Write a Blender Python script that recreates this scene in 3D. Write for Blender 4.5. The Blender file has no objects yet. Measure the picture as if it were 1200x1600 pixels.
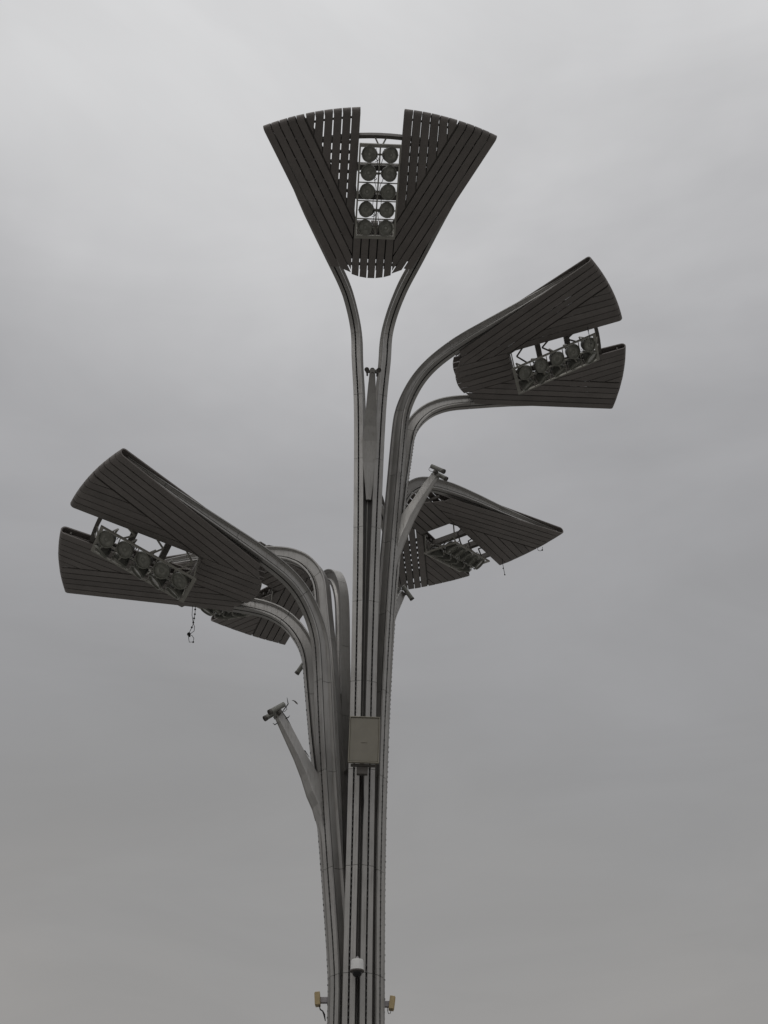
import bpy, bmesh, math, random
import numpy as np
from mathutils import Vector, Matrix

random.seed(7)
S = bpy.context.scene
COL = S.collection

# ------------------------------------------------------------------ camera
CAM = (0.835, -36.208, 1.6)
PITCH = 0.66571
cam = bpy.data.cameras.new("camera")
cam_o = bpy.data.objects.new("camera", cam)
COL.objects.link(cam_o)
cam_o.location = CAM
cam_o.rotation_euler = (math.pi / 2 + PITCH, 0, 0)
cam.sensor_fit = 'VERTICAL'
cam.sensor_height = 24.0
cam.lens = 24.0 / (2 * (800 / 1811.47))
cam.clip_start = 0.1
cam.clip_end = 6000
S.camera = cam_o

# ------------------------------------------------------------------ sky
SUN_EL, SUN_AZ = math.radians(60), math.radians(205)     # behind the overcast, over the viewer's left shoulder
world = bpy.data.worlds.new("World")
S.world = world
world.use_nodes = True
nt = world.node_tree
nt.nodes.clear()
W = lambda t, **k: (lambda n: ([setattr(n, a, b) for a, b in k.items()], n)[1])(nt.nodes.new(t))
out = W('ShaderNodeOutputWorld')
bg = W('ShaderNodeBackground')
sky = W('ShaderNodeTexSky', sky_type='NISHITA', sun_disc=False, sun_elevation=SUN_EL, sun_rotation=SUN_AZ)
tc = W('ShaderNodeTexCoord')
sep = W('ShaderNodeSeparateXYZ')
nt.links.new(tc.outputs['Generated'], sep.inputs[0])
# cloud deck: overcast brightness rises towards the zenith; soft cloud texture shifts it
mp = W('ShaderNodeMapping')
mp.inputs['Scale'].default_value = (1.0, 1.0, 1.9)
mp.inputs['Rotation'].default_value = (0.2, 0.35, 0.3)
nt.links.new(tc.outputs['Generated'], mp.inputs[0])
nz = W('ShaderNodeTexNoise')
nz.inputs['Scale'].default_value = 2.3
nz.inputs['Detail'].default_value = 5
nz.inputs['Roughness'].default_value = 0.5
nz.inputs['Distortion'].default_value = 0.35
nt.links.new(mp.outputs[0], nz.inputs[0])
ma = W('ShaderNodeMath', operation='MULTIPLY_ADD')
ma.inputs[1].default_value = 0.32
nt.links.new(nz.outputs[0], ma.inputs[0])
sub = W('ShaderNodeMath', operation='SUBTRACT')
sub.inputs[1].default_value = 0.16
nt.links.new(sep.outputs[2], sub.inputs[0])
nt.links.new(sub.outputs[0], ma.inputs[2])
ramp = W('ShaderNodeValToRGB')
cr_ = ramp.color_ramp
stops = [(0.0, (.330, .318, .306)), (.25, (.314, .306, .298)), (.40, (.294, .293, .294)), (.52, (.327, .327, .336)),
         (.62, (.373, .373, .384)), (.70, (.447, .447, .458)), (.78, (.562, .562, .571)), (.86, (.672, .673, .679)), (1.0, (.74, .743, .749))]
while len(cr_.elements) < len(stops):
    cr_.elements.new(0.5)
for e, (p, c) in zip(cr_.elements, stops):
    e.position = p
    e.color = (*c, 1)
cr_.interpolation = 'B_SPLINE'
nt.links.new(ma.outputs[0], ramp.inputs[0])
skys = W('ShaderNodeMix', data_type='RGBA', blend_type='MIX')
skys.inputs['Factor'].default_value = 0.985
skymul = W('ShaderNodeVectorMath', operation='SCALE')
skymul.inputs['Scale'].default_value = 0.08
nt.links.new(sky.outputs[0], skymul.inputs[0])
nt.links.new(skymul.outputs[0], skys.inputs['A'])
mp2 = W('ShaderNodeMapping')
mp2.inputs['Scale'].default_value = (1.0, 1.0, 3.2)
mp2.inputs['Location'].default_value = (.7, .2, .4)
nt.links.new(tc.outputs['Generated'], mp2.inputs[0])
nz2 = W('ShaderNodeTexNoise')
nz2.inputs['Scale'].default_value = 3.4
nz2.inputs['Detail'].default_value = 7
nz2.inputs['Roughness'].default_value = 0.55
nz2.inputs['Distortion'].default_value = 0.6
nt.links.new(mp2.outputs[0], nz2.inputs[0])
mr2 = W('ShaderNodeMapRange')
mr2.inputs[1].default_value, mr2.inputs[2].default_value = .25, .75
mr2.inputs[3].default_value, mr2.inputs[4].default_value = .94, 1.06
nt.links.new(nz2.outputs[0], mr2.inputs[0])
clm = W('ShaderNodeVectorMath', operation='SCALE')
nt.links.new(ramp.outputs[0], clm.inputs[0])
nt.links.new(mr2.outputs[0], clm.inputs['Scale'])
nt.links.new(clm.outputs[0], skys.inputs['B'])
nt.links.new(skys.outputs['Result'], bg.inputs['Color'])
bg.inputs['Strength'].default_value = 1.0
nt.links.new(bg.outputs[0], out.inputs[0])

# ------------------------------------------------------------------ sun (diffused by cloud)
sl = bpy.data.lights.new("sun", 'SUN')
sl.energy = 0.5
sl.angle = math.radians(50)
sl.color = (1, .97, .93)
so = bpy.data.objects.new("sun", sl)
COL.objects.link(so)
so.rotation_euler = (math.pi / 2 - SUN_EL, 0, math.pi - SUN_AZ)

S.view_settings.view_transform = 'Standard'
S.view_settings.look = 'None'
S.view_settings.exposure = 0
S.view_settings.gamma = 1
S.view_settings.use_curve_mapping = False
S.cycles.max_bounces = 6


# ------------------------------------------------------------------ materials
def material(name, col, rough=.5, metal=0., var=.12, nscale=3., streak=0., objvar=.0, dirt=(.08, .07, .06), bump=0.):
    m = bpy.data.materials.new(name)
    m.use_nodes = True
    t = m.node_tree
    b = t.nodes['Principled BSDF']
    b.inputs['Roughness'].default_value = rough
    b.inputs['Metallic'].default_value = metal
    tcn = t.nodes.new('ShaderNodeTexCoord')
    n = t.nodes.new('ShaderNodeTexNoise')
    n.inputs['Scale'].default_value = nscale
    n.inputs['Detail'].default_value = 6
    t.links.new(tcn.outputs['Object'], n.inputs[0])
    r = t.nodes.new('ShaderNodeMapRange')
    r.inputs[1].default_value, r.inputs[2].default_value = .3, .7
    r.inputs[3].default_value, r.inputs[4].default_value = 1 - var, 1 + var
    t.links.new(n.outputs[0], r.inputs[0])
    v = t.nodes.new('ShaderNodeVectorMath')
    v.operation = 'SCALE'
    v.inputs[0].default_value = col
    t.links.new(r.outputs[0], v.inputs['Scale'])
    last = v.outputs[0]
    if objvar:
        oi = t.nodes.new('ShaderNodeObjectInfo')
        r2 = t.nodes.new('ShaderNodeMapRange')
        r2.inputs[3].default_value, r2.inputs[4].default_value = 1 - objvar, 1 + objvar
        t.links.new(oi.outputs['Random'], r2.inputs[0])
        v2 = t.nodes.new('ShaderNodeVectorMath')
        v2.operation = 'SCALE'
        t.links.new(last, v2.inputs[0])
        t.links.new(r2.outputs[0], v2.inputs['Scale'])
        last = v2.outputs[0]
    if streak:
        mp = t.nodes.new('ShaderNodeMapping')
        mp.inputs['Scale'].default_value = (9, 9, .45)
        t.links.new(tcn.outputs['Object'], mp.inputs[0])
        n2 = t.nodes.new('ShaderNodeTexNoise')
        n2.inputs['Scale'].default_value = 1.6
        n2.inputs['Detail'].default_value = 8
        n2.inputs['Roughness'].default_value = .65
        t.links.new(mp.outputs[0], n2.inputs[0])
        r3 = t.nodes.new('ShaderNodeMapRange')
        r3.inputs[1].default_value, r3.inputs[2].default_value = .52, .75
        r3.inputs[3].default_value, r3.inputs[4].default_value = 0, streak
        t.links.new(n2.outputs[0], r3.inputs[0])
        mx = t.nodes.new('ShaderNodeMix')
        mx.data_type = 'RGBA'
        t.links.new(r3.outputs[0], mx.inputs['Factor'])
        t.links.new(last, mx.inputs['A'])
        mx.inputs['B'].default_value = (*dirt, 1)
        last = mx.outputs['Result']
        rr = t.nodes.new('ShaderNodeMapRange')
        rr.inputs[3].default_value, rr.inputs[4].default_value = rough - .08, rough + .2
        t.links.new(n2.outputs[0], rr.inputs[0])
        t.links.new(rr.outputs[0], b.inputs['Roughness'])
    t.links.new(last, b.inputs['Base Color'])
    if bump:
        bp = t.nodes.new('ShaderNodeBump')
        bp.inputs['Strength'].default_value = bump
        bp.inputs['Distance'].default_value = .01
        t.links.new(n.outputs[0], bp.inputs['Height'])
        t.links.new(bp.outputs[0], b.inputs['Normal'])
    return m


M_PANEL = material("painted aluminium cladding", (.425, .415, .398), .36, .6, .10, 1.2, .5, .06, (.17, .15, .13))
M_CORE = material("dark backing steel", (.035, .033, .033), .7, 0, .15)
M_PLATE = material("dark painted web plate", (.11, .105, .10), .6, 0, .15, 2)
M_SLAT = material("brown grey slat", (.226, .206, .194), .55, .1, .09, 1.6, .4, .10, (.10, .088, .08))
M_FRAME = material("dark grey beam steel", (.13, .12, .11), .6, .1, .1, 4)
M_RACK = material("galvanised rack steel", (.40, .39, .35), .5, .3, .12, 6)
M_HOUS = material("grey green lamp housing", (.13, .13, .115), .5, .2, .12, 5)
M_RIM = material("lamp rim", (.24, .24, .21), .45, .3, .1, 5)
M_CAM = material("pale grey tube housing", (.33, .33, .30), .5, .1, .1, 8, 0, .1)
M_LENSD = material("black glass", (.015, .015, .016), .12)
M_WHITE = material("white plastic", (.80, .80, .78), .4, 0, .05, 8)
M_TAN = material("tan weathered plastic", (.50, .39, .21), .55, 0, .1, 8)
M_ANT = material("beige grey radome", (.26, .242, .20), .55, 0, .06, 3, .15, 0, (.2, .18, .14))
M_ANTR = material("pale frame edge", (.38, .355, .29), .5, 0, .08, 6)
M_WIRE = material("black cable", (.02, .02, .02), .6)
M_LED = material("grey lamp bead", (.09, .09, .088), .4)
M_ARM = material("grey bracket paint", (.36, .34, .35), .5, 0, .1, 6)
M_GROUND = material("grey stone paving", (.19, .187, .178), .85, 0, .2, .3)


def glass_mat():
    m = bpy.data.materials.new("lamp front glass")
    m.use_nodes = True
    t = m.node_tree
    b = t.nodes['Principled BSDF']
    b.inputs['Roughness'].default_value = .15
    tcn = t.nodes.new('ShaderNodeTexCoord')
    # reflector seen through the glass: rings and a bright lamp cup, blotched unevenly with grey
    oi = t.nodes.new('ShaderNodeObjectInfo')
    add = t.nodes.new('ShaderNodeVectorMath')
    add.operation = 'ADD'
    t.links.new(tcn.outputs['Object'], add.inputs[0])
    t.links.new(oi.outputs['Location'], add.inputs[1])
    w = t.nodes.new('ShaderNodeTexNoise')
    w.inputs['Scale'].default_value = 6.0
    w.inputs['Detail'].default_value = 4
    t.links.new(add.outputs[0], w.inputs[0])
    ln = t.nodes.new('ShaderNodeVectorMath')
    ln.operation = 'LENGTH'
    t.links.new(tcn.outputs['Object'], ln.inputs[0])
    rr = t.nodes.new('ShaderNodeValToRGB')
    for e_, (p_, v_) in zip([rr.color_ramp.elements[0], rr.color_ramp.elements[1]] + [rr.color_ramp.elements.new(.5) for _ in range(3)],
                            [(.05, .75), (.28, .10), (.09, .12), (.13, .55), (.22, .35)]):
        e_.position = p_
        e_.color = (v_, v_, v_ * .88, 1)
    t.links.new(ln.outputs['Value'], rr.inputs[0])
    r = t.nodes.new('ShaderNodeMix')
    r.data_type = 'RGBA'
    r.inputs['B'].default_value = (.20, .20, .175, 1)
    mr = t.nodes.new('ShaderNodeMapRange')
    mr.inputs[1].default_value, mr.inputs[2].default_value = .3, .62
    mr.inputs[3].default_value, mr.inputs[4].default_value = .35, 1
    t.links.new(w.outputs[0], mr.inputs[0])
    t.links.new(mr.outputs[0], r.inputs['Factor'])
    t.links.new(rr.outputs[0], r.inputs['A'])
    t.links.new(r.outputs['Result'], b.inputs['Base Color'])
    return m


M_GLASS = glass_mat()


# ------------------------------------------------------------------ helpers
class MB:
    def __init__(self):
        self.v, self.f = [], []

    def box8(self, p):            # p: 8 points, bottom 4 then top 4, same winding
        n = len(self.v)
        self.v += [tuple(x) for x in p]
        for q in ((3, 2, 1, 0), (4, 5, 6, 7), (0, 1, 5, 4), (1, 2, 6, 5), (2, 3, 7, 6), (3, 0, 4, 7)):
            self.f.append(tuple(n + i for i in q))

    def box(self, c, sz, mat=None):
        x, y, z = (s / 2 for s in sz)
        P = [Vector((a, b, d)) for d in (-z, z) for a, b in ((-x, -y), (x, -y), (x, y), (-x, y))]
        if mat is not None:
            P = [mat @ p for p in P]
        self.box8([p + Vector(c) for p in P])

    def sweep(self, rings, closed_ends=True):     # rings: list of equal length point lists
        n = len(self.v)
        k = len(rings[0])
        for r in rings:
            self.v += [tuple(p) for p in r]
        for i in range(len(rings) - 1):
            for j in range(k):
                a, b = n + i * k + j, n + i * k + (j + 1) % k
                self.f.append((a, b, b + k, a + k))
        if closed_ends:
            self.f.append(tuple(n + j for j in reversed(range(k))))
            self.f.append(tuple(n + (len(rings) - 1) * k + j for j in range(k)))

    def bar(self, a, b, w, h=None, up=(0, 0, 1)):
        a, b = Vector(a), Vector(b)
        h = h or w
        t = (b - a).normalized()
        up = Vector(up)
        s = t.cross(up)
        if s.length < 1e-3:
            s = t.cross(Vector((1, 0, 0)))
        s.normalize()
        u = s.cross(t)
        rg = [[c + s * (x * w / 2) + u * (y * h / 2) for x, y in ((-1, -1), (1, -1), (1, 1), (-1, 1))] for c in (a, b)]
        self.sweep(rg)

    def tube(self, pts, r, n=8):
        pts = [Vector(p) for p in pts]
        rings = []
        ref = None
        for i, p in enumerate(pts):
            t = (pts[min(i + 1, len(pts) - 1)] - pts[max(i - 1, 0)]).normalized()
            if ref is None:
                ref = t.orthogonal().normalized()
            s = (ref - t * ref.dot(t)).normalized()
            ref = s
            u = t.cross(s)
            rr = r[i] if isinstance(r, (list, tuple)) else r
            rings.append([p + (s * math.cos(a) + u * math.sin(a)) * rr for a in (2 * math.pi * k / n for k in range(n))])
        self.sweep(rings)

    def lathe(self, prof, n=20, mat=None):        # prof: (radius, z) list, capped
        rings = [[Vector((r * math.cos(2 * math.pi * k / n), r * math.sin(2 * math.pi * k / n), z)) for k in range(n)] for r, z in prof]
        if mat is not None:
            rings = [[mat @ p for p in r] for r in rings]
        self.sweep(rings)

    def mesh(self, name, mat, smooth=False, bevel=0):
        me = bpy.data.meshes.new(name)
        me.from_pydata(self.v, [], self.f)
        bm = bmesh.new()
        bm.from_mesh(me)
        bmesh.ops.recalc_face_normals(bm, faces=bm.faces)
        if bevel:
            bmesh.ops.bevel(bm, geom=bm.edges[:], offset=bevel, segments=1, affect='EDGES')
        bm.to_mesh(me)
        bm.free()
        if smooth:
            me.shade_smooth()
            me.set_sharp_from_angle(angle=math.radians(35))
        me.materials.append(mat)
        return me

    def obj(self, name, mat, parent=None, smooth=False, bevel=0):
        o = bpy.data.objects.new(name, self.mesh(name, mat, smooth, bevel))
        COL.objects.link(o)
        o.parent = parent
        return o


def link(name, me, parent=None, mw=None):
    o = bpy.data.objects.new(name, me)
    COL.objects.link(o)
    o.parent = parent
    if mw is not None:
        o.matrix_local = mw
    return o


def empty(name, loc=(0, 0, 0), rot=None):
    o = bpy.data.objects.new(name, None)
    COL.objects.link(o)
    o.location = loc
    if rot is not None:
        o.rotation_euler = rot
    return o


def tag(o, label, cat, group=None):
    o['label'] = label
    o['category'] = cat
    if group:
        o['group'] = group
    return o


# ------------------------------------------------------------------ ground (far below the frame)
g = MB()
g.v = [(-3000, -3000, 0), (3000, -3000, 0), (3000, 3000, 0), (-3000, 3000, 0)]
g.f = [(0, 1, 2, 3)]
go = g.obj('ground', M_GROUND)
go['kind'] = 'structure'

# ------------------------------------------------------------------ tower geometry
TILT = 0.149095
HH = [38.66366, 35.67968, 32.55011, 28.77088, 24.36111]     # height of each fan's plane on the axis
AZ = [0.07084, 1.31267, 2.60598, 3.90392, 5.13021]          # compass turn of each fan (0 = towards the camera)
DT = [0.0240, -0.01464, -0.02498, -0.00098, 0.00982]
RL = [0.04651, 0.0410, -0.01370, -0.00382, -0.0300]
SH = [0.17, 0.023, 0, -0.034, -0.004]
SP = [0.035, 0.045, 0, -0.114, -0.065]
DZ = [0.246, -0.177, 0, -0.526, -0.016]
LEAN = [2.3, 2.1, 1.8, 1.4, 1.07]     # how late each pair starts to lean out
RB, PW, DEP, HW, TW, W8, W10 = 0.8108, 1.068, 0.5316, 0.1878, 0.3111, 2.97, 4.0343
BK = [(1.679, .486, -5.029), (1.938, .65, -2.499), (2.08, .678, -1.491), (2.973, 1.086, -.19), (4.785, 1.86, .285)]


def fr(i):
    p = AZ[i]
    return np.array([math.sin(p), -math.cos(p), 0]), np.array([math.cos(p), math.sin(p), 0]), np.array([0, 0, 1.])


def tilt(i):
    return TILT + DT[i]


def z4(i):
    return HH[i] + 4 * math.sin(tilt(i))


def pl(i, a, w, d):
    """point of fan i: a outwards along its plane, w sideways, d below its underside"""
    u, v, z = fr(i)
    t = tilt(i)
    return Vector(u * (a * math.cos(t) + d * math.sin(t)) + z * (HH[i] + a * math.sin(t) - d * math.cos(t))
                  + w * (v * math.cos(RL[i]) + (z * math.cos(t) - u * math.sin(t)) * math.sin(RL[i])))


def cr(K, n):
    K = np.vstack([2 * K[0] - K[1], K, 2 * K[-1] - K[-2]])
    o = []
    for j in range(1, len(K) - 2):
        p0, p1, p2, p3 = K[j - 1:j + 3]
        d = [max(np.linalg.norm(b - a), 1e-6) ** .5 for a, b in ((p0, p1), (p1, p2), (p2, p3))]
        t0, t1 = 0, d[0]
        t2 = t1 + d[1]
        t3 = t2 + d[2]
        for t in np.linspace(t1, t2, n, endpoint=False):
            A1 = (t1 - t) / (t1 - t0) * p0 + (t - t0) / (t1 - t0) * p1
            A2 = (t2 - t) / (t2 - t1) * p1 + (t - t1) / (t2 - t1) * p2
            A3 = (t3 - t) / (t3 - t2) * p2 + (t - t2) / (t3 - t2) * p3
            B1 = (t2 - t) / (t2 - t0) * A1 + (t - t0) / (t2 - t0) * A2
            B2 = (t3 - t) / (t3 - t1) * A2 + (t - t1) / (t3 - t1) * A3
            o.append((t2 - t) / (t2 - t1) * B1 + (t - t1) / (t2 - t1) * B2)
    o.append(K[-2])
    return np.array(o)


def stem_path(i):
    t = tilt(i)

    def pet(a, w, d):
        return (a * math.cos(t) + d * math.sin(t), w, HH[i] + a * math.sin(t) - d * math.cos(t))
    K = [(RB, 0.255, 0.), (RB, 0.255, 6.), (RB, 0.255, 9.5), (RB, 0.255, 12.1)]
    r0, w0, z0 = BK[0][0], BK[0][1], z4(i) + BK[0][2]
    for x in (.2, .4, .6, .8):
        K.append((RB + (r0 - RB) * x ** LEAN[i], 0.255 + (w0 - 0.255) * x ** 3.2, 12.1 + (z0 - 12.1) * x))
    for b in BK:
        K.append((b[0], b[1], z4(i) + b[2]))
    K.append(pet(7.6, W8, -.06))
    K.append(pet(10.25, W10, -.06))
    return np.array(K)


def sm(x):
    x = np.clip(x, 0, 1)
    return x * x * (3 - 2 * x)


class Stem:
    """station data of one stem: centre of its outer face, outward normal, sideways and depth"""
    def __init__(self, i, s):
        C = cr(stem_path(i), 14)
        L = np.r_[0, np.cumsum(np.linalg.norm(np.diff(C, axis=0), axis=1))]
        q = np.linspace(0, L[-1], int(L[-1] / .15))
        C = np.stack([np.interp(q, L, C[:, k]) for k in range(3)], 1)
        for _ in range(14):                       # ease the joints of the curve
            C[1:-1] = .25 * C[:-2] + .5 * C[1:-1] + .25 * C[2:]
        L = np.r_[0, np.cumsum(np.linalg.norm(np.diff(C, axis=0), axis=1))]
        T = np.gradient(C, axis=0)
        T /= np.linalg.norm(T, axis=1)[:, None]
        N = np.cross(np.broadcast_to(np.array([0, 1., 0]), T.shape), T)
        N /= np.linalg.norm(N, axis=1)[:, None]
        B = np.cross(T, N)
        x = 1.0
        y = sm((C[:, 0] - 2) / 2.5)
        a = (TW * x * (1 - y))[:, None]
        N2 = N * np.cos(a) + B * np.sin(a)
        B2 = -N * np.sin(a) + B * np.cos(a)
        self.dep = DEP * (1 - y) + y * (.52 + (.22 - .52) * np.clip((C[:, 0] - 4.5) / 5.5, 0, 1))
        u, v, z = fr(i)
        k = np.clip((C[:, 2] - 12.4) / (z4(i) - 3 - 12.4), 0, 1) * (1 - np.clip((C[:, 0] - 3.) / 4, 0, 1))
        w = s * C[:, 1] * (1 + SP[i] * k) + SH[i] * k
        rl = s * C[:, 1] * math.sin(RL[i]) * np.clip((C[:, 0] - 3) / 3, 0, 1)
        tow = lambda X: X[:, :1] * u + s * X[:, 1:2] * v + X[:, 2:] * z
        self.C = C[:, :1] * u + w[:, None] * v + (C[:, 2] + DZ[i] * k + rl)[:, None] * z
        self.N, self.B, self.L, self.zl = tow(N2), tow(B2), L, C[:, 2]
        self.r = C[:, 0]
        self.up = int(np.argmax(C[:, 2] > C[:, 2].max() - .6))     # stations of the rising part

    def at(self, l):
        f = lambda A: np.array([np.interp(l, self.L, A[:, k]) for k in range(3)])
        return f(self.C), f(self.N), f(self.B), float(np.interp(l, self.L, self.dep))

    def pts(self, l, bn):         # bn: list of (b, n) with n a fraction of depth if callable
        c, n, b, d = self.at(l)
        return [Vector(c + b * x - n * (y(d) if callable(y) else y)) for x, y in bn]

    def stations(self, l0, l1):
        inner = [x for x in self.L if l0 + .05 < x < l1 - .05]
        keep = []
        for x in inner:           # straight parts need few stations
            r = np.interp(x, self.L, self.r)
            if r > 1.62 and r < 5.2 or not keep or x - keep[-1] > .8:
                keep.append(x)
        return [l0] + keep + [l1]


tower = empty('light_tower', (0, 0, 0))
tag(tower, 'tall grey plaza light tower whose ribbed stems branch into five slatted fan heads', 'light tower')

# core column
cm = MB()
cm.lathe([(.36, 0), (.36, 12), (.40, 20), (.30, 23.5)], 14)
cm.obj('mast_core', M_CORE, tower, True)

SEAM0, SEAMD = 12.07, 3.225
stems = {}
for i in range(5):
    for s in (-1, 1):
        st = Stem(i, s)
        stems[i, s] = st
        Ltot = st.L[-1]
        root = MB()
        core = [(-HW + .125, .075), (HW - .125, .075), (HW - .125, lambda d: d - .03), (-HW + .125, lambda d: d - .03)]
        root.sweep([st.pts(l, core) for l in st.stations(0, Ltot - .02)])
        ro = root.obj('stem', M_CORE, tower)
        # seams every 3.2 m, level with each other round the mast
        cuts = [0.0]
        l = float(np.interp(SEAM0 - SEAMD, st.zl[:st.up], st.L[:st.up]))
        while l < Ltot - .6:
            cuts.append(l)
            l += SEAMD
        cuts.append(Ltot)
        for l0, l1 in zip(cuts[:-1], cuts[1:]):
            l0, l1 = l0 + .007, l1 - .007
            ss = st.stations(l0, l1)
            for a, b in ((-HW, -.031), (.031, HW)):
                m = MB()
                m.sweep([st.pts(x, [(a, 0), (b, 0), (b, .065), (a, .065)]) for x in ss])
                m.obj('front_panel', M_PANEL, ro)
            for sg in (-1, 1):
                m = MB()
                a, b = sg * (HW - .095), sg * (HW - .12)
                m.sweep([st.pts(x, [(sg * (HW - .012), .105), (sg * (HW - .04), .105), (b, .17), (b, lambda d: d - .12), (sg * (HW - .04), lambda d: d - .062), (sg * (HW - .012), lambda d: d - .062), (a, lambda d: d - .11), (a, .15)]) for x in ss])
                m.obj('side_panel', M_PANEL, ro)
            m = MB()
            m.sweep([st.pts(x, [(-HW, lambda d: d - .05), (HW, lambda d: d - .05), (HW, lambda d: d), (-HW, lambda d: d)]) for x in ss])
            m.obj('back_panel', M_PANEL, ro)
        # string of small lamp beads lying in the front groove
        lm = MB()
        l = 1.0
        lend = float(np.interp(2.4, st.r[70:], st.L[70:]))
        while l < lend:
            c, n, b, d = st.at(l)
            R = Matrix((b, np.cross(n, b), n)).transposed()
            if random.random() > .07:
                lm.box(c - n * .024 + n * random.uniform(-.006, .006), (.026, random.uniform(.045, .065), .085), R)
            l += .185
        lo = lm.obj('led_bead_string', M_LED, ro)
        lo['kind'] = 'stuff'
    # plate closing the slot between the two stems of a pair
    pm = MB()
    A, Bq = stems[i, -1], stems[i, 1]
    top = float(np.interp(z4(i) - 6.6, A.zl[:A.up], A.L[:A.up]))
    rg = []
    for l in [x for x in np.linspace(0, top, 26)]:
        ca, na, ba, da = A.at(l)
        cb, nb, bb, db = Bq.at(l)
        p0 = ca - na * .30
        p1 = cb - nb * .30
        q0 = ca - na * .34
        q1 = cb - nb * .34
        rg.append([Vector(p0), Vector(p1), Vector(q1), Vector(q0)])
    pm.sweep(rg)
    pm.obj('slot_plate', M_PLATE, tower)
    cm = MB()
    cm.tube([sum(r[:2], Vector()) / 2 + Vector(fr(i)[0]) * .03 for r in rg], .022, 6)
    cm.obj('conduit', M_PANEL, tower, True)

# ------------------------------------------------------------------ spurs under each fan
SPUR = [  # outer edge (r, z), inner edge (r, z), half width
    ((3.12, -4.72), (2.92, -4.60), .095), ((2.80, -5.26), (2.55, -5.10), .14), ((2.28, -6.15), (2.05, -5.95), .20),
    ((1.98, -6.75), (1.70, -6.48), .24), ((1.74, -7.35), (1.40, -6.95), .27), ((1.60, -7.75), (1.22, -7.3), .275), ((1.60, -8.25), (1.12, -7.9), .255),
    ((1.50, -8.9), (1.05, -8.6), .19), ((1.40, -9.9), (1.0, -9.7), .095)]
SPZ = [.26, -.15, -.5, -.5, .12]


def spur_base(i):
    u, v, z = fr(i)
    return lambda r, w, zz: Vector(u * r + v * (w + SH[i] * .9) + z * (z4(i) + zz + SPZ[i]))


for i in range(5):
    P = spur_base(i)
    m = MB()
    ks = np.array([[a[0], a[1], b[0], b[1], h] for a, b, h in SPUR])
    for k in ks:                       # the root sinks into the slot between the two stems
        if k[1] < -7.6:
            zz = z4(i) + k[1] + SPZ[i]
            rs = np.interp(zz, stems[i, 1].zl[:stems[i, 1].up], stems[i, 1].r[:stems[i, 1].up])
            k[0] = rs + np.interp(k[1], [-9.9, -8.9, -8.25, -7.75], [-.12, -.02, .05, .15])
            k[2] = k[0] - .45
    ks = np.array([[np.interp(t, range(len(ks)), ks[:, c]) for c in range(5)] for t in np.linspace(0, len(ks) - 1, 33)])
    m.sweep([[P(k[0], -k[4] + .0, k[1]), P(k[0] + .012, 0, k[1] + .006), P(k[0], k[4], k[1]), P(k[2], k[4] * .8, k[3]), P(k[2], -k[4] * .8, k[3])] for k in ks])
    so_ = m.obj('spur', M_PANEL, tower)
    m = MB()       # proud lip along both outer edges
    for sg in (-1, 1):
        m = MB()
        m.sweep([[P(k[0] + .012, sg * (k[4] + .008), k[1]), P(k[0] + .012, sg * (k[4] - .03), k[1] + .006), P(k[0] - .03, sg * (k[4] - .03), k[1] + .03), P(k[0] - .03, sg * (k[4] + .008), k[1] + .03)] for k in ks[:24]])
        m.obj('edge_lip', M_PANEL, so_)
    m = MB()
    m.bar(P(3.0, -.26, -4.74), P(3.0, .26, -4.74), .09, .09)
    m.obj('head_bracket', M_FRAME, so_)
    m = MB()
    m.tube([P(2.98, 0, -4.85), P(3.01, .0, -4.68), P(3.02, 0, -4.6)], .09, 8)
    m.obj('neck', M_FRAME, so_, True)
    m = MB()   # cable tied along the back
    pts = [P(k[2] - .02, .05 * math.sin(9 * t), k[3] + .03 + .02 * math.sin(17 * t)) for t, k in zip(np.linspace(0, 1, 17), ks[:17])]
    m.tube(pts, .018, 5)
    m.obj('cable', M_WIRE, so_, True)
    if i == 4:
        for (a, b, c) in (((2.86, .1, -4.6), (2.72, .18, -4.35), (2.76, .14, -4.1)), ((2.98, -.1, -5.0), (3.04, -.15, -5.04), (3.1, -.19, -4.98)),
                          ((2.75, .1, -4.85), (2.68, .14, -4.84), (2.63, .16, -4.76)), ((2.1, 0, -5.9), (2.0, .05, -5.88), (1.84, .08, -6.1))):
            m = MB()
            m.tube([P(*a), P(*b), P(*c)], [.016, .02, .008], 5)
            m.obj('loose_wire', M_WIRE, so_, True)

# ------------------------------------------------------------------ fan heads
ROUT, TH = 11.36, .045
TS = lambda a: .33 + (ROUT - a) * .05
SL, W0 = .487, 2.93
GAP = .050


def arc_a(w):
    return math.sqrt(ROUT ** 2 - w * w)


def inner_a(w):
    w = min(abs(w), 1.66)
    return 6.12 - math.sqrt(2.05 ** 2 - w * w)


def line_arc(w_at0):      # edge line w = w_at0 + SL*a meets the outer arc
    A, Bc, Cc = 1 + SL * SL, 2 * SL * w_at0, w_at0 ** 2 - ROUT ** 2
    return (-Bc + math.sqrt(Bc * Bc - 4 * A * Cc)) / (2 * A)


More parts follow.
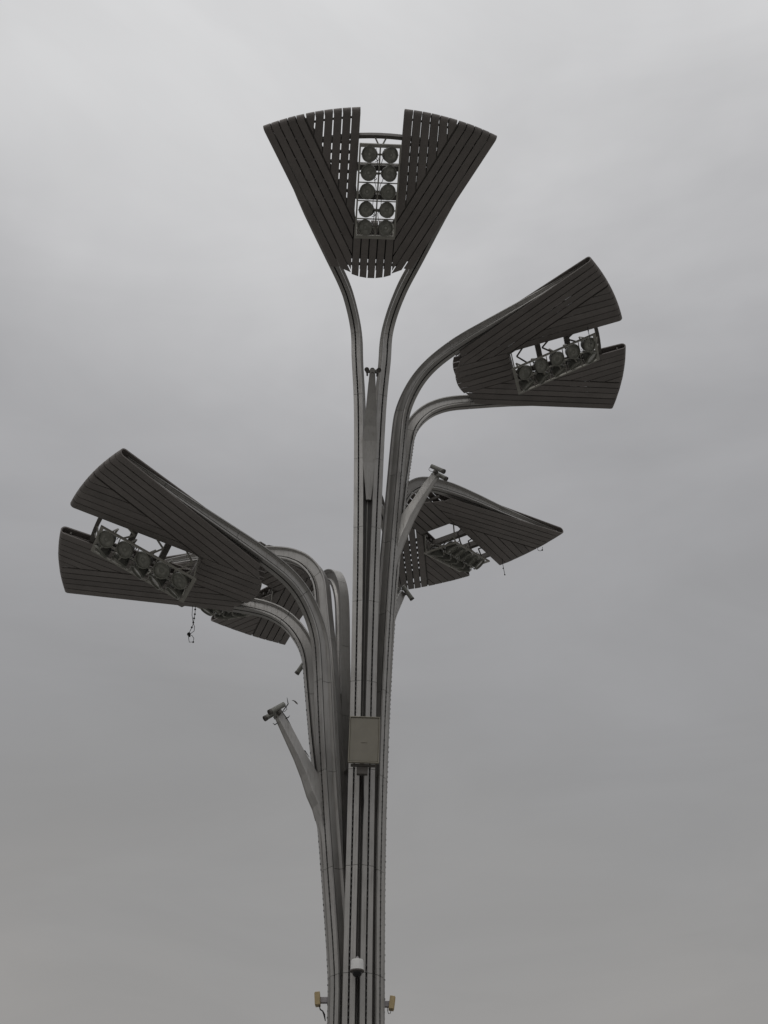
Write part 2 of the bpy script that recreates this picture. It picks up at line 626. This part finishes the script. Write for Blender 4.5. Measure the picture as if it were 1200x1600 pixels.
def slat_list():
    """plan of every slat: ((a,w) inner left, inner right, outer left, outer right, fold at arc?)"""
    o = []
    for sg in (-1, 1):
        for k in range(6):
            w0, w1 = .845 + .3455 * k, .845 + .3455 * (k + 1)
            w0, w1 = w0 + (.020 if k else 0), w1 - .020
            ib = lambda w: 10.9 + (w + .03 - W0) / SL
            o.append(((ib(w0), sg * w0), (ib(w1), sg * w1), (arc_a(w0), sg * w0), (arc_a(w1), sg * w1)))
        for k in range(5):
            c0 = W0 - SL * 10.9 + .368 * k + GAP * .55
            c1 = W0 - SL * 10.9 + .368 * (k + 1) - GAP * .55
            e = []
            for c in (c0, c1):
                a = (.86 - c) / SL
                ia = a
                if a < inner_a(.86):
                    ia = max(a, 4.2)
                    for _ in range(40):
                        ia = .5 * ia + .5 * inner_a(c + SL * ia)
                    if k == 4 and c is c1:
                        ia = 4.55
                e.append((ia, sg * (c + SL * ia)))
            f = [(line_arc(c), sg * (c + SL * line_arc(c))) for c in (c0, c1)]
            o.append((e[0], e[1], f[0], f[1]))
    for k in range(5):
        w0, w1 = -.845 + .338 * k + GAP / 2, -.845 + .338 * (k + 1) - GAP / 2
        o.append(((inner_a(w0), w0), (inner_a(w1), w1), (6.55, w0), (6.55, w1)))
    return o


SLATS = slat_list()


def slat_mesh(i, sl):
    (ia, iw), (ja, jw), (oa, ow), (pa, pw) = sl
    flat = abs(oa - 6.55) < 1e-6
    Te = TS(oa) if flat else .33
    R = Te / 2
    m = MB()
    dirs = []
    for a, w in ((oa, ow), (pa, pw)):
        v = np.array([1, 0.]) if flat else np.array([a, w]) / math.hypot(a, w)
        dirs.append(v)
    ends = [np.array([oa, ow]) - dirs[0] * R, np.array([pa, pw]) - dirs[1] * R]
    rings = []
    jit = random.uniform(-.006, .006)

    def ring(A, Bq, d0, d1, e0=(0, 0), e1=(0, 0), t0=0, t1=0):
        # A,B plan points of both edges; d outer surface, inner surface offset
        rings.append([pl(i, A[0] + e0[0], A[1] + e0[1], d0 + jit), pl(i, Bq[0] + e1[0], Bq[1] + e1[1], d0 + jit),
                      pl(i, Bq[0] + t1[0], Bq[1] + t1[1], d1 + jit), pl(i, A[0] + t0[0], A[1] + t0[1], d1 + jit)])
    z = (0, 0)
    ring((ia, iw), (ja, jw), 0, -TH, z, z, z, z)
    for k in range(9):
        ph = math.pi * k / 8
        so, si = R * math.sin(ph), (R - TH) * math.sin(ph)
        do, di = -R + R * math.cos(ph), -R + (R - TH) * math.cos(ph)
        ring(ends[0], ends[1], do, di, dirs[0] * so, dirs[1] * so, dirs[0] * si, dirs[1] * si)
    rings.append([pl(i, ia, iw, -TS(ia)), pl(i, ja, jw, -TS(ja)), pl(i, ja, jw, -TS(ja) + TH), pl(i, ia, iw, -TS(ia) + TH)])
    m.sweep(rings)
    return m


F0, F1, WF, D0, D1 = 10.035, 6.503, .779, .273, .931     # lamp rack corners
# unit floodlight meshes, aiming along -Z of their own frame (glass at -Z)
hm = MB()
hm.lathe([(.14, .30), (.20, .28), (.255, .16), (.285, .02), (.285, -.05)], 22)
ME_H = hm.mesh('housing', M_HOUS, True)
rm = MB()
n = 22
prof = [(.285, -.03), (.315, -.035), (.310, -.10), (.272, -.10), (.262, -.05)]
rings = [[Vector((r * math.cos(2 * math.pi * k / n), r * math.sin(2 * math.pi * k / n), z)) for k in range(n)] for r, z in prof]
rm.sweep(rings + [rings[0]], False)
ME_R = rm.mesh('rim', M_RIM, True)
gm = MB()
gm.lathe([(.266, -.040), (.266, -.052), (.01, -.052)], 22)
ME_G = gm.mesh('front_glass', M_GLASS)
bm_ = MB()
for sx in (-1, 1):
    bm_.bar((sx * .345, 0, .0), (sx * .345, 0, .40), .02, .06, (0, 1, 0))
    bm_.bar((sx * .30, 0, .0), (sx * .37, 0, .0), .05, .05)
bm_.bar((-.355, 0, .40), (.355, 0, .40), .06, .02)
ME_B = bm_.mesh('yoke_bracket', M_RACK)
cbm = MB()
cbm.tube([(.1, .1, .28), (.16, .2, .34), (.24, .24, .22), (.2, .28, .05), (.27, .2, .25), (.1, .05, .42)], .011, 5)
ME_C = cbm.mesh('cable', M_WIRE, True)

FANL = ['topmost fan', 'upper right fan', 'lower right fan', 'rear left fan', 'front left fan']
ROWL = ['outermost row', 'row next to the outermost', 'middle row', 'row next to the innermost', 'innermost row']
COLL = [('left column', 'right column'), ('nearer column', 'farther column'), ('nearer column', 'farther column'),
        ('farther column', 'nearer column'), ('farther column', 'nearer column')]

for i in range(5):
    # curved outer beam of the fan frame: parent of everything in the head
    m = MB()
    rg = []
    for t in np.linspace(-.375, .375, 21):
        R = 10.3
        p = lambda R, d: pl(i, R * math.cos(t), R * math.sin(t), d)
        rg.append([p(R - .14, -.075), p(R, -.075), p(R, -.29), p(R - .14, -.29)])
    m.sweep(rg)
    fan = m.obj('fan_head', M_FRAME, tower)
    for sl in SLATS:
        slat_mesh(i, sl).obj('slat', M_SLAT, fan)
    # purlins inside both wings
    a = 7.05
    while a < 10.2:
        for sg in (-1, 1):
            we = W0 + SL * (a - 10.9) + 1.84 - .55
            m = MB()
            d = -TS(a) * .5
            q = lambda aa, ww, dd: pl(i, aa, sg * ww, dd)
            m.box8([q(a - .05, .86, d + .06), q(a + .05, .86, d + .06), q(a + .05, we, d + .06), q(a - .05, we, d + .06),
                    q(a - .05, .86, d - .06), q(a + .05, .86, d - .06), q(a + .05, we, d - .06), q(a - .05, we, d - .06)])
            m.obj('purlin', M_FRAME, fan)
        a += .41
    for sg in (-1, 1):      # outermost purlin near the fold
        m = MB()
        rg = []
        for t in np.linspace(.08, .36, 8):
            p = lambda R, d: pl(i, R * math.cos(t), sg * R * math.sin(t), d)
            rg.append([p(10.96, -.12), p(11.02, -.12), p(11.02, -.21), p(10.96, -.21)])
        m.sweep(rg)
        m.obj('purlin', M_FRAME, fan)
    for a in (4.55, 5.2, 5.9):
        m = MB()
        d = -TS(a) * .5
        ww = 1.15 if a < 5 else 1.5
        m.box8([pl(i, a - .04, -ww, d + .06), pl(i, a + .04, -ww, d + .06), pl(i, a + .04, ww, d + .06), pl(i, a - .04, ww, d + .06),
                pl(i, a - .04, -ww, d - .06), pl(i, a + .04, -ww, d - .06), pl(i, a + .04, ww, d - .06), pl(i, a - .04, ww, d - .06)])
        m.obj('purlin', M_FRAME, fan)
    m = MB()  # dark plate added between the sheets so no sky shows through the inner slats
    m.box8([pl(i, a, w, d) for d in (-.22, -.25) for a, w in ((4.85, -.97), (6.42, -.97), (6.42, .97), (4.85, .97))])
    m.obj('sky_block_plate', M_CORE, fan)
    for sg in (-1, 1):          # stringer added to block sky light where the straight slats meet the slanting ones
        m = MB()
        lw = lambda a: W0 + SL * (a - 10.9) - .03
        for_ = [(6.35, lw(6.35)), (10.85, lw(10.85))]
        m.sweep([[pl(i, a + .03, sg * (w - .10), -.06), pl(i, a - .03, sg * (w + .07), -.06), pl(i, a - .03, sg * (w + .07), -.13), pl(i, a + .03, sg * (w - .10), -.13)] for a, w in for_])
        m.obj('sky_block_strip', M_FRAME, fan)
    # beams crossing the lamp slot
    for a in (8.95, 7.72):
        m = MB()
        m.box8([pl(i, a - .11, -1.1, -.07), pl(i, a + .11, -1.1, -.07), pl(i, a + .11, 1.1, -.07), pl(i, a - .11, 1.1, -.07),
                pl(i, a - .11, -1.1, -.32), pl(i, a + .11, -1.1, -.32), pl(i, a + .11, 1.1, -.32), pl(i, a - .11, 1.1, -.32)])
        m.obj('cross_beam', M_FRAME, fan)
    # rack that carries the lamps, tipped inwards below the slot
    rk = lambda f, w, dd=0.: pl(i, F0 + (F1 - F0) * f, w, D0 + (D1 - D0) * f + dd)
    up = pl(i, 0, 0, -1) - pl(i, 0, 0, 0)
    m = MB()
    fw = .065
    rr = []
    for c in ((0, -WF), (0, WF), (1, WF), (1, -WF)):
        sa = .018 if c[0] == 0 else -.018
        sw = fw / 2 if c[1] < 0 else -fw / 2
        rr.append([rk(c[0] - sa, c[1] - sw, .035), rk(c[0] + sa, c[1] + sw, .035), rk(c[0] + sa, c[1] + sw, -.035), rk(c[0] - sa, c[1] - sw, -.035)])
    m.sweep(rr + [rr[0]], False)
    rack = m.obj('lamp_rack', M_RACK, tower)
    m = MB()
    m.bar(rk(.015, 0), rk(.985, 0), .055, .055, up)
    m.obj('middle_rail', M_RACK, rack)
    for f in (.2, .4, .6, .8):
        m = MB()
        m.bar(rk(f, -WF + .03, -.02), rk(f, WF - .03, -.02), .035, .04, up)
        m.obj('cross_bar', M_RACK, rack)
    for sg in (-1, 1):
        for f in (.22, .52, .83):
            m = MB()
            a = F0 + (F1 - F0) * f
            dd = D0 + (D1 - D0) * f
            A, Bp, Cp = pl(i, a, sg * WF, dd), pl(i, a - .34, sg * (WF + .03), dd * .45 - .05), pl(i, a + .02, sg * .87, -.06)
            m.bar(A, Bp, .05, .05)
            m.bar(Bp, Cp, .05, .05)
            m.obj('bent_brace', M_RACK if i == 4 else M_FRAME, rack)
        m = MB()
        m.bar(rk(.99, sg * (WF - .04)), pl(i, F1 + .09, sg * (WF - .04), -.2), .045, .045)
        m.obj('hanger', M_RACK, rack)
        m = MB()
        m.bar(rk(0, sg * .06), pl(i, 10.2, sg * .22, -.1), .045, .045)
        m.obj('hanger', M_RACK, rack)
    for sg in (-1, 1):          # supply cables drooping along the rack
        m = MB()
        pts = [rk(f, sg * (.10 + .05 * math.sin(23 * f + i) + .03 * random.random()), -.06 + .10 * abs(math.sin(15.7 * f)) + .03 * random.random()) for f in np.linspace(.03, .97, 28)]
        m.tube(pts, .012, 5)
        m.obj('cable', M_WIRE, rack, True)
    # ten floodlights
    for row in range(5):
        for ci, sg in enumerate((-1, 1)):
            f = .085 + .2 * row
            c = rk(f, sg * WF * .5, .07)
            rng = random.uniform
            aim = pl(i, .42 + rng(-.16, .16), sg * (.40 + rng(-.2, .2)), .80) - pl(i, 0, 0, 0)
            zz = -aim.normalized()
            xx = (pl(i, 0, 1, 0) - pl(i, 0, 0, 0))
            xx = (xx - zz * xx.dot(zz)).normalized()
            yy = zz.cross(xx)
            o = empty('floodlight')
            o.matrix_world = Matrix.Translation(c) @ Matrix((xx, yy, zz)).transposed().to_4x4()
            tag(o, 'round grey floodlight in the %s, %s, %s' % (FANL[i], ROWL[row], COLL[i][ci]), 'floodlight', 'floodlights in the fan heads')
            for nm, me in (('housing', ME_H), ('rim', ME_R), ('front_glass', ME_G), ('yoke_bracket', ME_B), ('cable', ME_C)):
                link(nm, me, o)

# ------------------------------------------------------------------ tube cameras at the spur tips
tb = MB()
tb.lathe([(.07, -.33), (.09, -.325), (.09, .27), (.08, .28)], 16)
ME_T = tb.mesh('body', M_CAM, True)
tb = MB()
tb.lathe([(.082, .285), (.097, .28), (.097, .36), (.082, .36), (.078, .33)], 16)
ME_TH = tb.mesh('hood', M_FRAME, True)
tb = MB()
tb.bar((0, -.10, 0), (0, -.22, -.02), .07, .10, (0, 0, 1))
ME_TM = tb.mesh('mount', M_FRAME)
tb = MB()
tb.tube([(0, -.05, -.32), (0, -.10, -.36), (0, -.19, -.32), (0, -.22, -.2), (0, -.18, -.06)], .010, 5)
ME_TC = tb.mesh('cable', M_WIRE, True)
SPL = ['spur under the topmost fan', 'spur before the lower right fan', 'rear right spur behind the mast', 'rear left spur behind the stems', 'front left spur']
for i in range(5):
    P = spur_base(i)
    for sg in (-1, 1):
        c = P(3.12, sg * .215, -4.62 - (.17 if i == 0 else 0))
        d = (P(1 + .76, sg * .08 * (1 if i != 2 else 3), -.65) - P(1, 0, 0)).normalized()
        upv = Vector((0, 0, 1))
        yy = (upv - d * upv.dot(d)).normalized()
        xx = yy.cross(d)
        o = empty('tube_camera')
        o.matrix_world = Matrix.Translation(c) @ Matrix((xx, yy, d)).transposed().to_4x4()
        side = (('left', 'right') if i == 0 else ('nearer', 'farther') if i in (1, 2) else ('farther', 'nearer'))[0 if sg < 0 else 1]
        tag(o, 'grey tube shaped camera, %s one on the %s' % (side, SPL[i]), 'camera', 'tube cameras on the spur tips')
        for nm, me in (('body', ME_T), ('hood', ME_TH), ('mount', ME_TM), ('cable', ME_TC)):
            link(nm, me, o)

# ------------------------------------------------------------------ flat panel antenna on the front of the mast
ant = empty('panel_antenna', (.185, -1.70, 19.19), (math.radians(3), 0, math.radians(2)))
tag(ant, 'flat beige grey panel box fixed to the front of the mast', 'antenna')
ant.rotation_euler = (math.radians(4), math.radians(1.2), math.radians(1.5))
m = MB()
m.box((0, 0, 0), (.955, .13, 1.53))
m.obj('body', M_ANT, ant, False, .02)
rim_w, hx, hz = .022, .49, .785
for c, sz in (((0, -.03, hz), (2 * hx + rim_w, .12, rim_w)), ((0, -.03, -hz), (2 * hx + rim_w, .12, rim_w)),
              ((-hx, -.03, 0), (rim_w, .12, 2 * hz - rim_w)), ((hx, -.03, 0), (rim_w, .12, 2 * hz - rim_w))):
    m = MB()
    m.box(c, sz)
    m.obj('edge_trim', M_ANTR, ant)
m = MB()
m.box((-.0, -.070, -.10), (.20, .016, .035))
m.obj('nameplate', M_ANT, ant, False, .006)
m = MB()
m.box((0, .12, -.83), (.82, .10, .07))
m.obj('lower_bar', M_FRAME, ant)
m = MB()
m.box((-.03, .16, -1.0), (.36, .16, .26))
m.obj('connector_box', M_FRAME, ant, False, .015)
m = MB()
m.bar((-.05, .06, .35), (-.05, .60, .30), .12, .12)
m.obj('upper_arm', M_FRAME, ant)
m = MB()
m.bar((-.05, .06, -.55), (-.05, .72, -.6), .12, .12)
m.obj('lower_arm', M_FRAME, ant)
m = MB()
m.tube([(-.0, .16, -1.1), (.02, .25, -1.4), (.05, .52, -1.9), (.03, .62, -2.6)], .02, 6)
m.obj('cable', M_WIRE, ant, True)

# ------------------------------------------------------------------ dome camera
dm = empty('dome_camera', (.047, -1.15, 12.03))
tag(dm, 'white dome camera in front of the centre slot low on the mast', 'camera')
m = MB()
m.lathe([(.13, .31), (.175, .295), (.19, .25), (.19, .06), (.20, .0)], 24)
m.obj('hood', M_WHITE, dm, True)
m = MB()
m.lathe([(.212, 0), (.212, -.035), (.19, -.05)], 24)
m.obj('ring', M_FRAME, dm, True)
m = MB()
m.lathe([(.15, -.051)] + [(.15 * math.cos(t), -.051 - .15 * math.sin(t)) for t in np.linspace(.15, 1.5, 8)], 24)
m.obj('dome', M_LENSD, dm, True)
m = MB()
m.tube([(0, 0, .30), (0, .03, .37), (0, .12, .40), (0, .40, .38)], .045, 8)
m.obj('arm', M_ARM, dm, True)

# ------------------------------------------------------------------ two tan boxes on short arms either side
for sg, x, z, lab, lean in ((-1, -1.145, 11.535, 'tan box on a grey arm sticking out left of the mast', .10),
                            (1, 1.068, 11.42, 'tan box on a grey arm sticking out right of the mast', .13)):
    b = empty('wall_box', (x, 0, z))
    tag(b, lab, 'box', 'tan boxes either side of the mast')
    R = Matrix.Rotation(sg * lean + (.0 if sg > 0 else .02), 4, 'Y')
    m = MB()
    m.box((0, 0, 0), (.155, .30, .37), R)
    m.obj('case', M_TAN, b, False, .012)
    m = MB()
    m.box((sg * .083, 0, 0), (.012, .24, .31), R)
    m.obj('face', M_TAN, b, False, .003)
    m = MB()
    m.box((-sg * .19, .0, -.03), (.23, .16, .16))
    m.obj('arm', M_ARM, b, False, .01)
    m = MB()
    m.box((-sg * .315, .0, -.03), (.03, .26, .26))
    m.obj('wall_plate', M_ARM, b, False, .005)
    m = MB()
    if sg < 0:
        m.tube([(.05, -.02, -.18), (.09, -.03, -.30), (.16, -.03, -.34), (.21, -.03, -.44), (.25, -.02, -.62)], [.012, .02, .02, .03, .012], 6)
    else:
        m.tube([(-.02, -.02, -.18), (-.05, -.02, -.29), (-.10, -.02, -.30), (-.13, -.02, -.2), (-.12, -.02, -.1)], .010, 5)
    m.obj('cable', M_WIRE, b, True)

# ------------------------------------------------------------------ loose strings and scraps
def hang(name, label, cat, top, pts, beads, r=.012, br=.035):
    o = empty(name, top)
    tag(o, label, cat)
    m = MB()
    m.tube(pts, r, 5)
    m.obj('cord', M_WIRE, o, True)
    for p in beads:
        q = p[3] if len(p) > 3 else br
        b = MB()
        b.lathe([(q * math.cos(t) + .001, q * math.sin(t)) for t in np.linspace(-1.5, 1.5, 6)], 8, Matrix.Translation(p[:3]))
        b.obj('bead', M_WIRE, o, True)
    return o


hang('hanging_string', 'dark string of beads dangling below the front left fan', 'string', (-6.12, -.41, 25.30),
     [(0, 0, .0), (.01, 0, -.3), (.0, 0, -.62), (-.02, 0, -.85), (-.07, 0, -1.02), (-.13, 0, -1.22), (-.12, 0, -1.36), (-.07, 0, -1.56), (.07, 0, -1.55), (.08, 0, -1.4), (.0, 0, -1.28), (-.10, 0, -1.24), (.06, 0, -1.08), (.05, 0, -.9), (-.01, 0, -.75), (-.09, 0, -.4), (-.11, 0, 0)],
     [(.0, 0, -.15), (.01, 0, -.36), (.0, 0, -.54), (-.01, 0, -.72), (-.045, 0, -.93), (-.12, 0, -1.22, .07), (-.09, 0, -1.30, .04), (.07, 0, -1.555, .035)], .011, .038)
c1 = pl(1, 9.86, -.98, -.02)
hang('dangling_wire', 'thin dark cord hanging down in front of the upper right fan', 'cord', c1,
     [(0, 0, 0), (.0, -.02, -.35), (.02, -.03, -.7), (.03, -.03, -1.0)], [(.0, -.01, -.22), (.03, -.03, -1.0)], .013, .03)
c2 = pl(2, 10.7, -1.22, -.02)
hang('dangling_wire', 'short dark cord with beads hanging from the edge of the lower right fan', 'cord', c2,
     [(0, 0, 0), (-.01, 0, -.3), (.02, 0, -.6), (.05, 0, -.95)], [(.0, 0, -.58), (.05, 0, -.95)], .013, .035)
c3 = pl(2, 10.86, -3.15, -.0)
hang('wire_loop', 'tiny loop of wire under the outer edge of the lower right fan', 'wire', c3,
     [(-.15, .1, 0), (-.12, .1, -.12), (-.03, .04, -.18), (.06, 0, -.15), (.08, 0, .02)], [(.05, 0, -.16)], .012, .04)
sc = empty('airborne_scrap', (-2.19, -1.0, 20.985))
tag(sc, 'small dark curved scrap floating in the air beside the front left spur', 'scrap')
m = MB()
m.tube([(-.13, 0, .06), (-.08, .01, .065), (-.02, .02, .03), (.03, .01, -.03), (.07, 0, -.085)], [.006, .014, .024, .028, .014], 6)
m.obj('strip', M_FRAME, sc, True)
